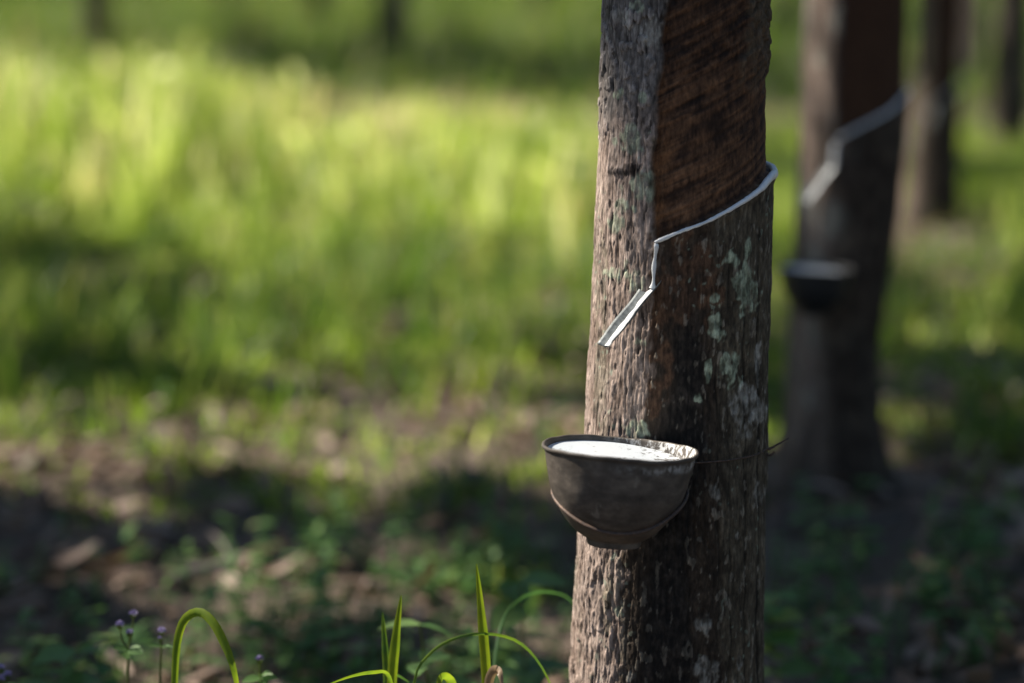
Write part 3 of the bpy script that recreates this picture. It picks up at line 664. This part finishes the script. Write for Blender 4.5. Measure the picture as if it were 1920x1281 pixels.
# spout: bent strip of sheet metal driven into the bark
def make_spout():
    a0 = np.array(surf(*pix_to_surf(1222, 541))[0]) + np.array([.004, .006, 0]); a1 = at(1140, 651, TY - .138)
    T = a1 - a0; L = np.linalg.norm(T); T /= L
    S = np.cross(T, (0, 0, 1.)); S /= np.linalg.norm(S); N = np.cross(S, T)
    if N[2] < 0: N = -N
    roll = R_(-14); S, N = S * math.cos(roll) + N * math.sin(roll), N * math.cos(roll) - S * math.sin(roll)
    root = empty('tapping_spout', a0)
    nt_, nc_ = 24, 13; t = np.linspace(-.08, 1, nt_); c = np.linspace(-1, 1, nc_)
    wdt = .0118 * (1 - .06 * t); hgt = .0068
    def sheet(off):
        V = a0 + T * (t * L)[:, None, None] + S * (wdt[:, None] * c)[..., None] * 1.0 + N * (hgt * np.abs(c) ** 1.6 + off + 0 * t[:, None] + .0006 * np.sin(t[:, None] * 9 + c * 2))[..., None]
        return V.reshape(-1, 3)
    A, B = sheet(0), sheet(-.0008); n = nt_ * nc_
    Q = [grid_quads(nt_, nc_), grid_quads(nt_, nc_)[:, ::-1] + n]
    i = np.arange(nt_ - 1) * nc_; Q.append(np.stack([i, i + nc_, i + nc_ + n, i + n], 1)); i2 = i + nc_ - 1; Q.append(np.stack([i2, i2 + n, i2 + nc_ + n, i2 + nc_], 1))
    j = np.arange(nc_ - 1); Q.append(np.stack([j, j + n, j + 1 + n, j + 1], 1)); j2 = j + (nt_ - 1) * nc_; Q.append(np.stack([j2, j2 + 1, j2 + 1 + n, j2 + n], 1))
    mk('gutter', np.concatenate([A, B]), np.concatenate(Q), M['metal'], root)
    # latex lying in the gutter
    t2 = np.linspace(.02, 1.005, 40); c2_ = np.linspace(-1, 1, 9)
    ww = .0040 + .0009 * np.sin(t2 * 11) + .0006 * np.sin(t2 * 27)
    V = a0 + T * (t2 * L)[:, None, None] + S * (ww[:, None] * c2_ + .0012)[..., None] + N * (.0026 - .0012 * np.abs(c2_) ** 3 + .0003 * np.sin(t2[:, None] * 31))[..., None]
    e = a1 + N * .001 + S * .0012
    th = np.linspace(0, math.pi, 7)
    mk('latex', V.reshape(-1, 3), grid_quads(40, 9), M['latex'], root)
    return root
spout = make_spout(); tag(spout, 'small bent metal gutter carrying white latex below the fresh cut', 'spout')
# spout of the second tree
sp2 = copy_tree(spout); p_, _r = surf2(-.46, zc2 - .055); sp2.location = p_; tag(sp2, 'blurred metal gutter on the second trunk below its cut', 'spout')

# ------------------------------------------------------------------ grass and ground cover
def scatter(n, y0, y1, side=1.25, pad=.6):
    y = np.sqrt(rng.uniform(y0 ** 2, y1 ** 2, n)); x = rng.uniform(-1, 1, n) * (y * .2118 * side + pad)
    return np.stack([x, y, gz(x, y) - .01], 1)
POSTXY = np.array([[cxm, TY], [x2, T2Y], [p3[0], 8.0]])
def clear(P, r=.13):
    d = np.min(np.linalg.norm(P[:, None, :2] - POSTXY[None], axis=2), axis=1); return P[d > r]
# tall field grass in clumps
B = scatter(2900, 6.5, 13.6, 1.25, 1.5); px, py = project(B); cl = fbm(B, (.9, .9, 1), 3, 81)
B = B[rng.random(len(B)) < np.clip(.25 + .5 * cl + .5 * ss(B[:, 1] + 1.2 * cl, 6.5, 8.7) - .16, .03, 1) * np.where(px > 1450, .45, 1)]
B = B[~((np.abs(B[:, 0] - p3[0] * B[:, 1] / 8) < .22) & (B[:, 1] < 8.05) & (B[:, 1] > 6.2))]
k = 9; n = len(B); px, py = project(B)
top_y = np.interp(px, [0, 380, 560, 1120, 1450, 1920], [60, 70, 150, 185, 340, 310]) + 45 * fbm(B, (1.3, 1.3, 1), 2, 82)
hB = np.clip(np.minimum(.62, CAM_H - (top_y + 157) * B[:, 1] / FPX) * (.55 + .5 * rng.random(n)) * (.55 + .45 * ss(B[:, 1], 7.0, 8.2)), .05, .8)
tB = np.clip(.48 + .4 * fbm(B, (.7, .7, 1), 2, 83) + .2 * rng.normal(size=n), 0, 1)
P = np.repeat(B, k, 0); P[:, :2] += rng.normal(0, .035, (n * k, 2)); h = np.repeat(hB, k) * rng.uniform(.45, 1.15, n * k)
V, Q, T_ = blades(P, h, .009 + .012 * rng.random(n * k), rng.random(n * k) * 6.283, np.abs(rng.normal(0, .12, n * k)), rng.gamma(1.6, .4, n * k), 5, np.clip(np.repeat(tB, k) + .24 * rng.normal(size=n * k), 0, 1))
ix = np.flatnonzero(hB > .2); ix = ix[rng.integers(0, len(ix), 420)]; lp = B[ix].copy(); lp[:, 2] = gz(lp[:, 0], lp[:, 1]) + rng.uniform(.3, .85, 420) * hB[ix]  # pale broad leaves added as bright highlights in the blurred grass
V, Q, T_ = join([(V, Q, T_), leaves(lp, rng.normal(size=(420, 3)), rng.normal(size=(420, 3)) + (0, -.6, .6), .07 + .06 * rng.random(420), .016 + .012 * rng.random(420), .25, .2, 5, rng.uniform(.5, 1, 420))])
tag(mk('field_grass', V, Q, M['grass'], tint=T_), 'tall sunlit yellow green grass filling the clearing behind the trees', 'grass', None, 'stuff')
# grass beyond, in the far plantation
P = scatter(26000, 13, 34, 1.3); V, Q, T_ = blades(P, .1 + .2 * rng.random(len(P)), .022, rng.random(len(P)) * 6.283, np.abs(rng.normal(0, .2, len(P))), rng.gamma(2, .4, len(P)), 4)
tag(mk('far_grass', V, Q, M['shade_grass'], tint=T_), 'darker grass between the far trunks', 'grass', None, 'stuff')
# sparse tufts on the nearer floor
n = 2400; B = scatter(n, 3.3, 7.6, 1.3, 1.0); B = clear(B, .22); pts = []
wgt = .6 * ss(fbm(B, (1.4, 1.4, 1), 2, 85) + .6 * ss(B[:, 1], 4.1, 5.0) - .25, .0, .5) * np.where(B[:, 0] / B[:, 1] > .12, .4, 1); B = B[rng.random(len(B)) < wgt]
P = np.repeat(B, 16, 0); P[:, :2] += rng.normal(0, .035, (len(P), 2))
hh = np.repeat(.08 + .2 * rng.random(len(B)) * ss(B[:, 1], 3.2, 5.2), 16) * rng.uniform(.5, 1.2, len(P))
V, Q, T_ = blades(P, hh, .006 + .004 * rng.random(len(P)), rng.random(len(P)) * 6.283, np.abs(rng.normal(0, .25, len(P))), rng.gamma(2, .5, len(P)), 5)
tag(mk('grass_tufts', V, Q, M['shade_grass'], tint=T_), 'scattered short grass tufts on the leaf strewn floor', 'grass', None, 'stuff')
B = clear(scatter(27000, 4.1, 11.5, 1.3, 1.2), .2); cl = fbm(B, (1.5, 1.5, 1), 3, 89); B = B[rng.random(len(B)) < np.clip(.62 + .7 * cl - .3 * ss(-B[:, 1], -4.9, -4.3), .02, .8) * np.where(B[:, 0] / B[:, 1] > .12, .85, 1)]
B = B[~((np.abs(B[:, 0] - p3[0] * B[:, 1] / 8) < .2) & (B[:, 1] < 8.05) & (B[:, 1] > 6.6))]
k = 9; n = len(B); P = np.repeat(B, k, 0); P[:, :2] += rng.normal(0, .03, (n * k, 2)); hh = np.repeat(rng.uniform(.025, .085, n) * (1 + 1.0 * ss(B[:, 1], 7, 8)), k) * rng.uniform(.5, 1.2, n * k)
V, Q, T_ = blades(P, hh, .007 + .006 * rng.random(n * k), rng.random(n * k) * 6.283, np.abs(rng.normal(0, .4, n * k)), rng.gamma(2, .6, n * k), 4, np.clip(np.repeat(np.clip(rng.beta(1.5, 2.6, n) - .15 * ss(-B[:, 1], -7, -5), 0, 1), k) + .1 * rng.normal(size=n * k), 0, 1))
tag(mk('low_sward', V, Q, M['grass'], tint=T_), 'thin low grass and seedlings in the dappled middle ground', 'grass', None, 'stuff')
T0 = np.array([on_ground(x, y) for x, y in [(318, 770), (495, 800), (762, 790), (200, 820), (640, 740), (390, 640), (885, 760), (985, 800), (880, 640), (90, 660), (250, 620), (1700, 720), (1790, 700), (1890, 780)]])
k = 6; n = len(T0); P = np.repeat(T0, k, 0); P[:, :2] += rng.normal(0, .03, (n * k, 2)); hh = np.repeat(rng.uniform(.09, .19, n), k) * rng.uniform(.5, 1.1, n * k)
V, Q, T_ = blades(P, hh, .009 + .006 * rng.random(n * k), rng.random(n * k) * 6.283, np.abs(rng.normal(0, .15, n * k)), rng.gamma(1.6, .4, n * k), 5, np.clip(.5 + .25 * rng.normal(size=n * k), 0, 1))
tag(mk('grass_sprigs', V, Q, M['blade'], tint=T_), 'single upright grass sprigs rising from the dappled floor', 'grass', None, 'stuff')
# dry leaf litter
P = scatter(24000, 2.3, 9.0, 1.4, 1.0); P = P[rng.random(len(P)) < np.clip(.5 + .8 * fbm(P, (1.8, 1.8, 1), 3, 87), .08, 1) * (1 - .6 * ss(P[:, 1], 4.4, 5.6))]; n = len(P)
P[:, 2] = gz(P[:, 0], P[:, 1]) + .006 + .02 * rng.random(n); a = rng.random(n) * 6.283
V, Q, T_ = leaves(P, np.stack([np.cos(a), np.sin(a), .25 * rng.normal(size=n)], 1), np.stack([.45 * rng.normal(size=n), .45 * rng.normal(size=n), 1 + 0 * a], 1), .03 + .06 * rng.random(n), .007 + .011 * rng.random(n), rng.normal(0, .3, n), .35, 5,
                  np.clip(rng.beta(1.7, 2.3, n), 0, 1))
tag(mk('leaf_litter', V, Q, M['litter'], tint=T_), 'dry brown fallen leaves covering the soil', 'leaves', None, 'stuff')
# low broad leaved weeds
def weed_geo(base, h, nl, seedr, lw=.6, tilt=.3):
    r = np.random.default_rng(seedr); top = base + np.array([r.normal(0, .15) * h, r.normal(0, .15) * h, h]); mid = (base + top) / 2 + r.normal(0, .06, 3) * h
    path = smooth_path(np.array([base, mid, top]), 8); st = tube(path, np.linspace(.0022, .0012, 8), 5, .3)
    P, D, L = [], [], []
    for i in range(nl):
        s = .25 + .75 * (i // 2 + 1) / (nl / 2); a = (i % 2) * math.pi + (i // 2) * 1.57 + r.normal(0, .25); j = min(7, int(s * 7))
        P.append(path[j]); D.append((math.cos(a), math.sin(a), r.normal(.15, .25))); L.append(h * r.uniform(.22, .4) * (1.2 - .4 * s))
    L = np.clip(np.array(L), .012, .06)
    lf = leaves(P, D, np.tile((0., 0, 1), (nl, 1)) + r.normal(0, .2, (nl, 3)), L, L * lw * .5, .2, .2, 5, np.clip(r.normal(.45, .25, nl), 0, 1))
    return st, lf
B = clear(scatter(2600, 2.8, 7.4, 1.3), .2); bpx, bpy_ = project(B)
f = np.clip(.12 + .25 * ss(B[:, 1], 4.2, 4.9) + .9 * fbm(B, (1.6, 1.6, 1), 2, 91), 0, 1) + .9 * (ss(bpx, 480, 640) * ss(-bpx, -1120, -1060) * ss(bpy_, 1000, 1100)) + .3 * ss(bpx, 1430, 1460) * ss(bpy_, 980, 1060)
f = np.where((bpy_ > 900) & (bpx < 420), f * .8, f)
B = B[rng.random(len(B)) < f * .42]; parts = []
for i, b_ in enumerate(B):
    hh = random.uniform(.03, .085); parts += list(weed_geo(b_, hh, random.choice((8, 10, 12)), 500 + i))
for i in range(300):
    rg = ((470, 1085, 1010, 1330), (470, 1085, 1010, 1330), (0, 480, 1080, 1330), (1445, 1900, 1040, 1300), (1445, 1900, 1000, 1200), (560, 1000, 1000, 1120), (500, 1000, 1130, 1340))[i % 7]
    b_ = on_ground(random.uniform(*rg[:2]), random.uniform(*rg[2:])); b_[2] = gz(b_[0], b_[1])
    if np.min(np.linalg.norm(b_[None, :2] - POSTXY, axis=1)) < .15: continue
    parts += list(weed_geo(b_, random.uniform(.03, .095), random.choice((6, 8, 10)), 4000 + i, random.uniform(.5, .9)))
V, Q, T_ = join(parts); tag(mk('ground_weeds', V, Q, M['weed'], tint=T_), 'low broad leaved weeds spread over the shaded floor', 'weeds', None, 'stuff')
# far wood closing the view
n = 26000; a = rng.uniform(-.2, math.pi + .2, n); d = rng.uniform(38, 56, n)
P = np.stack([d * np.cos(a), d * np.sin(a), rng.random(n) ** 1.4 * 13], 1); D = rng.normal(size=(n, 3)); V, Q, T_ = leaves(P, D, rng.normal(size=(n, 3)), .8, .26, .2, .2, 4)
tag(mk('far_wood', V, Q, M['canopy'], tint=T_), 'dark far wood beyond the last plantation rows', 'wood', None, 'stuff')

# ------------------------------------------------------------------ fallen branches
def branch(label, pts, r0, r1):
    P = smooth_path(np.array(pts), 24); P = P + .004 * rng.normal(size=P.shape)
    V, Q, _ = tube(P, np.linspace(r0, r1, 24) * (1 + .12 * rng.normal(size=24)), 10)
    parts = [(V, Q)]
    for k in (7, 15):
        q = P[k] + np.array([(-1) ** k * .05, .10, .03]); v, qq, _ = tube(smooth_path(np.array([P[k], (P[k] + q) / 2 + (0, 0, .01), q]), 8), np.linspace(r1 * .8, .002, 8), 6); parts.append((v, qq))
    V, Q, _ = join(parts); tag(mk('fallen_branch', V, Q, M['stick']), label, 'branch', 'fallen branches')
def gpt(px, py, up): p = on_ground(px, py); p[2] = gz(p[0], p[1]) + up; return p
branch('long grey fallen branch lying across the shaded floor at lower left', [gpt(330, 1092, .012), gpt(450, 1068, .02), gpt(570, 1052, .016), gpt(640, 1040, .01)], .013, .006)
branch('short pale fallen branch end lying left of the full cup', [gpt(815, 962, .02), gpt(870, 938, .03), gpt(905, 922, .026)], .018, .012)
branch('thin pale stick lying right behind the curved grass tuft', [gpt(900, 1215, .015), gpt(960, 1212, .02), gpt(1005, 1225, .014)], .009, .007)
branch('grey stick in the gloom at the foot of the second trunk', [gpt(1470, 1005, .012), gpt(1570, 1012, .02), gpt(1690, 1000, .014)], .010, .005)

# ------------------------------------------------------------------ grass clumps and flowering weeds at the bottom of the view
def tuft(label, base, blades_):
    root = empty('grass_clump', base); tag(root, label, 'grass', 'single grass clumps in front')
    for pts, w, side, tint, mat in blades_:
        P = [np.array(base)] + [at(x, y, D) for x, y, D in pts]
        V, Q, T_ = ribbon(P, w, side, .22, tint); mk('blade', V, Q, M[mat], root, tint=T_)
def gb(px, D): x = (px - 960) / FPX * D / cp; return np.array([x * 1.02, D, float(gz(x, D))])
tuft('single broad grass blade bent over in an arch at lower left', gb(322, 2.46),
     [([(324, 1400, 2.455), (326, 1281, 2.45), (331, 1205, 2.445), (345, 1162, 2.44), (372, 1148, 2.43), (398, 1166, 2.42), (420, 1205, 2.41), (437, 1250, 2.40), (447, 1300, 2.40), (452, 1345, 2.40)], .0092, .3, .8, 'blade')])
tuft('upright pair of grass blades left of the tall thin blade', gb(728, 2.47),
     [([(730, 1400, 2.46), (733, 1281, 2.45), (741, 1195, 2.44), (752, 1116, 2.43)], .0112, .35, .8, 'blade'),
      ([(726, 1400, 2.47), (724, 1281, 2.47), (720, 1205, 2.47), (717, 1148, 2.47)], .008, .35, .3, 'blade'),
      ([(722, 1420, 2.46), (735, 1330, 2.44), (728, 1268, 2.42), (700, 1262, 2.40), (655, 1270, 2.38), (600, 1290, 2.37)], .0048, .35, .7, 'blade'),
      ([(734, 1420, 2.47), (728, 1300, 2.48), (738, 1266, 2.49), (768, 1280, 2.51)], .004, .35, .1, 'blade')])
tuft('tall upright grass blade with thin arching blades beside the trunk', gb(916, 2.45),
     [([(914, 1400, 2.45), (911, 1281, 2.44), (902, 1160, 2.43), (893, 1057, 2.42)], .0112, .35, .9, 'blade'),
      ([(770, 1420, 2.44), (776, 1281, 2.43), (800, 1232, 2.43), (845, 1200, 2.43), (905, 1188, 2.43), (965, 1200, 2.45), (1005, 1235, 2.46), (1035, 1290, 2.47), (1045, 1340, 2.47)], .0030, .35, .35, 'blade'),
      ([(918, 1400, 2.55), (925, 1270, 2.58), (938, 1180, 2.61), (965, 1130, 2.64), (1010, 1110, 2.67), (1060, 1118, 2.70), (1090, 1150, 2.72)], .0036, .35, .0, 'weed'),
      ([(918, 1420, 2.45), (914, 1300, 2.43), (922, 1262, 2.42), (936, 1260, 2.41), (943, 1290, 2.40)], .010, .35, .4, 'dry_tip'),
      ([(850, 1420, 2.46), (848, 1300, 2.45), (838, 1273, 2.43), (826, 1276, 2.42), (822, 1300, 2.41)], .011, .35, .8, 'blade')])
def flower_head(p, r, seedr):
    r_ = np.random.default_rng(seedr); n = 46; u = r_.normal(size=(n, 3)); u[:, 2] = np.abs(u[:, 2]) * .8 + .1; u /= np.linalg.norm(u, axis=1)[:, None]
    th = np.linspace(0, math.pi, 7); cal = revolve(np.stack([np.sin(np.linspace(.1, 1.4, 6)) * r * .8, -np.cos(np.linspace(.1, 1.4, 6)) * r * .9], 1), 12)
    lf = leaves(p + u * r * .25 + (0, 0, r * .1), u, r_.normal(size=(n, 3)), r * .95, r * .16, .2, .2, 4)
    return lf, (cal[0] + p, cal[1])
def flower_weed(label, base, stem, heads, lvs, D):
    root = empty('flowering_weed', base); tag(root, label, 'weed', 'lilac flowering weeds')
    P = smooth_path(np.array([base] + [at(x, y, D) for x, y in stem]), 18); V, Q, T_ = tube(P, np.linspace(.0022, .0012, 18), 7, .5); mk('stem', V, Q, M['stem'], root, tint=T_)
    for i, (x, y, sz) in enumerate(heads):
        e = at(x, y, D - .005 * i); m0 = P[-1]; b1 = at((x + stem[-1][0]) / 2 + (x - stem[-1][0]) * .25, (y + stem[-1][1]) / 2 + 4, D)
        V, Q, T_ = tube(smooth_path(np.array([m0, b1, e - (0, 0, sz * .4)]), 9), np.linspace(.0011, .0008, 9), 6, .4); mk('stalk', V, Q, M['stem'], root, tint=T_)
        lf, cal = flower_head(e, sz, i + int(abs(x))); h_ = mk('flower', lf[0], lf[1], M['petal'], root, tint=lf[2]); mk('calyx', cal[0], cal[1], M['stem'], h_, tint=np.full(len(cal[0]), .2))
    for (x, y, dx, dy, L) in lvs:
        p = at(x, y, D); q = at(x + dx, y + dy, D - .012); d = q - p
        V, Q, T_ = leaves([p], [d], [(0.1, -.55, 1)], np.linalg.norm(d), L, .12, .2, 9, .5); mk('leaf', V, Q, M['weed'], root, tint=T_)
flower_weed('weed with a cluster of three lilac flower heads at lower left', gb(238, 2.6), [(239, 1400), (240, 1281), (240, 1217)], [(250, 1152, .0045), (225, 1173, .0050), (243, 1187, .0042)], [(240, 1218, 26, 4, .008), (240, 1217, -28, -3, .005), (240, 1222, -4, 14, .005)], 2.58)
flower_weed('weed with one lilac flower head just left of the arched grass blade', gb(298, 2.58), [(299, 1400), (300, 1281), (303, 1205)], [(303, 1184, .0045), (300, 1197, .0022)], [(302, 1212, -24, -4, .0035), (303, 1212, 20, -2, .0035)], 2.56)
flower_weed('short weed with one lilac head right of the arched grass blade', gb(490, 2.58), [(489, 1400), (489, 1300), (488, 1262)], [(487, 1237, .0046)], [(488, 1270, -34, 6, .006), (490, 1270, 30, 0, .006), (488, 1268, -8, -10, .006), (490, 1266, 16, -8, .005), (490, 1276, 8, 10, .006)], 2.55)
flower_weed('weed with a lilac head and pale buds cut by the left frame edge', gb(5, 2.6), [(4, 1400), (5, 1300), (6, 1275)], [(2, 1254, .0045), (14, 1267, .005), (2, 1275, .005)], [(6, 1285, 26, 8, .008)], 2.58)
def leaf_weed(label, px, py, D, h, nl, seedr, lw=.6):
    top = at(px, py, D); base = np.array([top[0], D, float(gz(top[0], D))]); root = empty('leafy_weed', base); tag(root, label, 'weed', 'leafy weeds in front')
    st, lf = weed_geo(base, top[2] - base[2], nl, seedr, lw); mk('stem', *st[:2], M['stem'], root, tint=st[2])
    mk('foliage', *lf[:2], M['weed'], root, tint=lf[2])
leaf_weed('leafy weed between the upright blades and the tall blade', 835, 1150, 2.75, 0, 10, 5)
leaf_weed('bushy weed with round leaves at the lower left corner', 85, 1245, 2.8, 0, 14, 6, .9)
leaf_weed('leafy weed behind the left flowering stems', 190, 1225, 2.95, 0, 14, 7, .8)
leaf_weed('leafy weed peeping out left of the trunk under the cup', 1058, 1075, 3.0, 0, 14, 8, .8)
leaf_weed('dim leafy weed right of the sharp trunk', 1480, 1120, 3.1, 0, 14, 9, .8)
leaf_weed('dim leafy weed in the shade at lower right', 1600, 1150, 3.1, 0, 14, 10, .8)
bpy.context.view_layer.update()
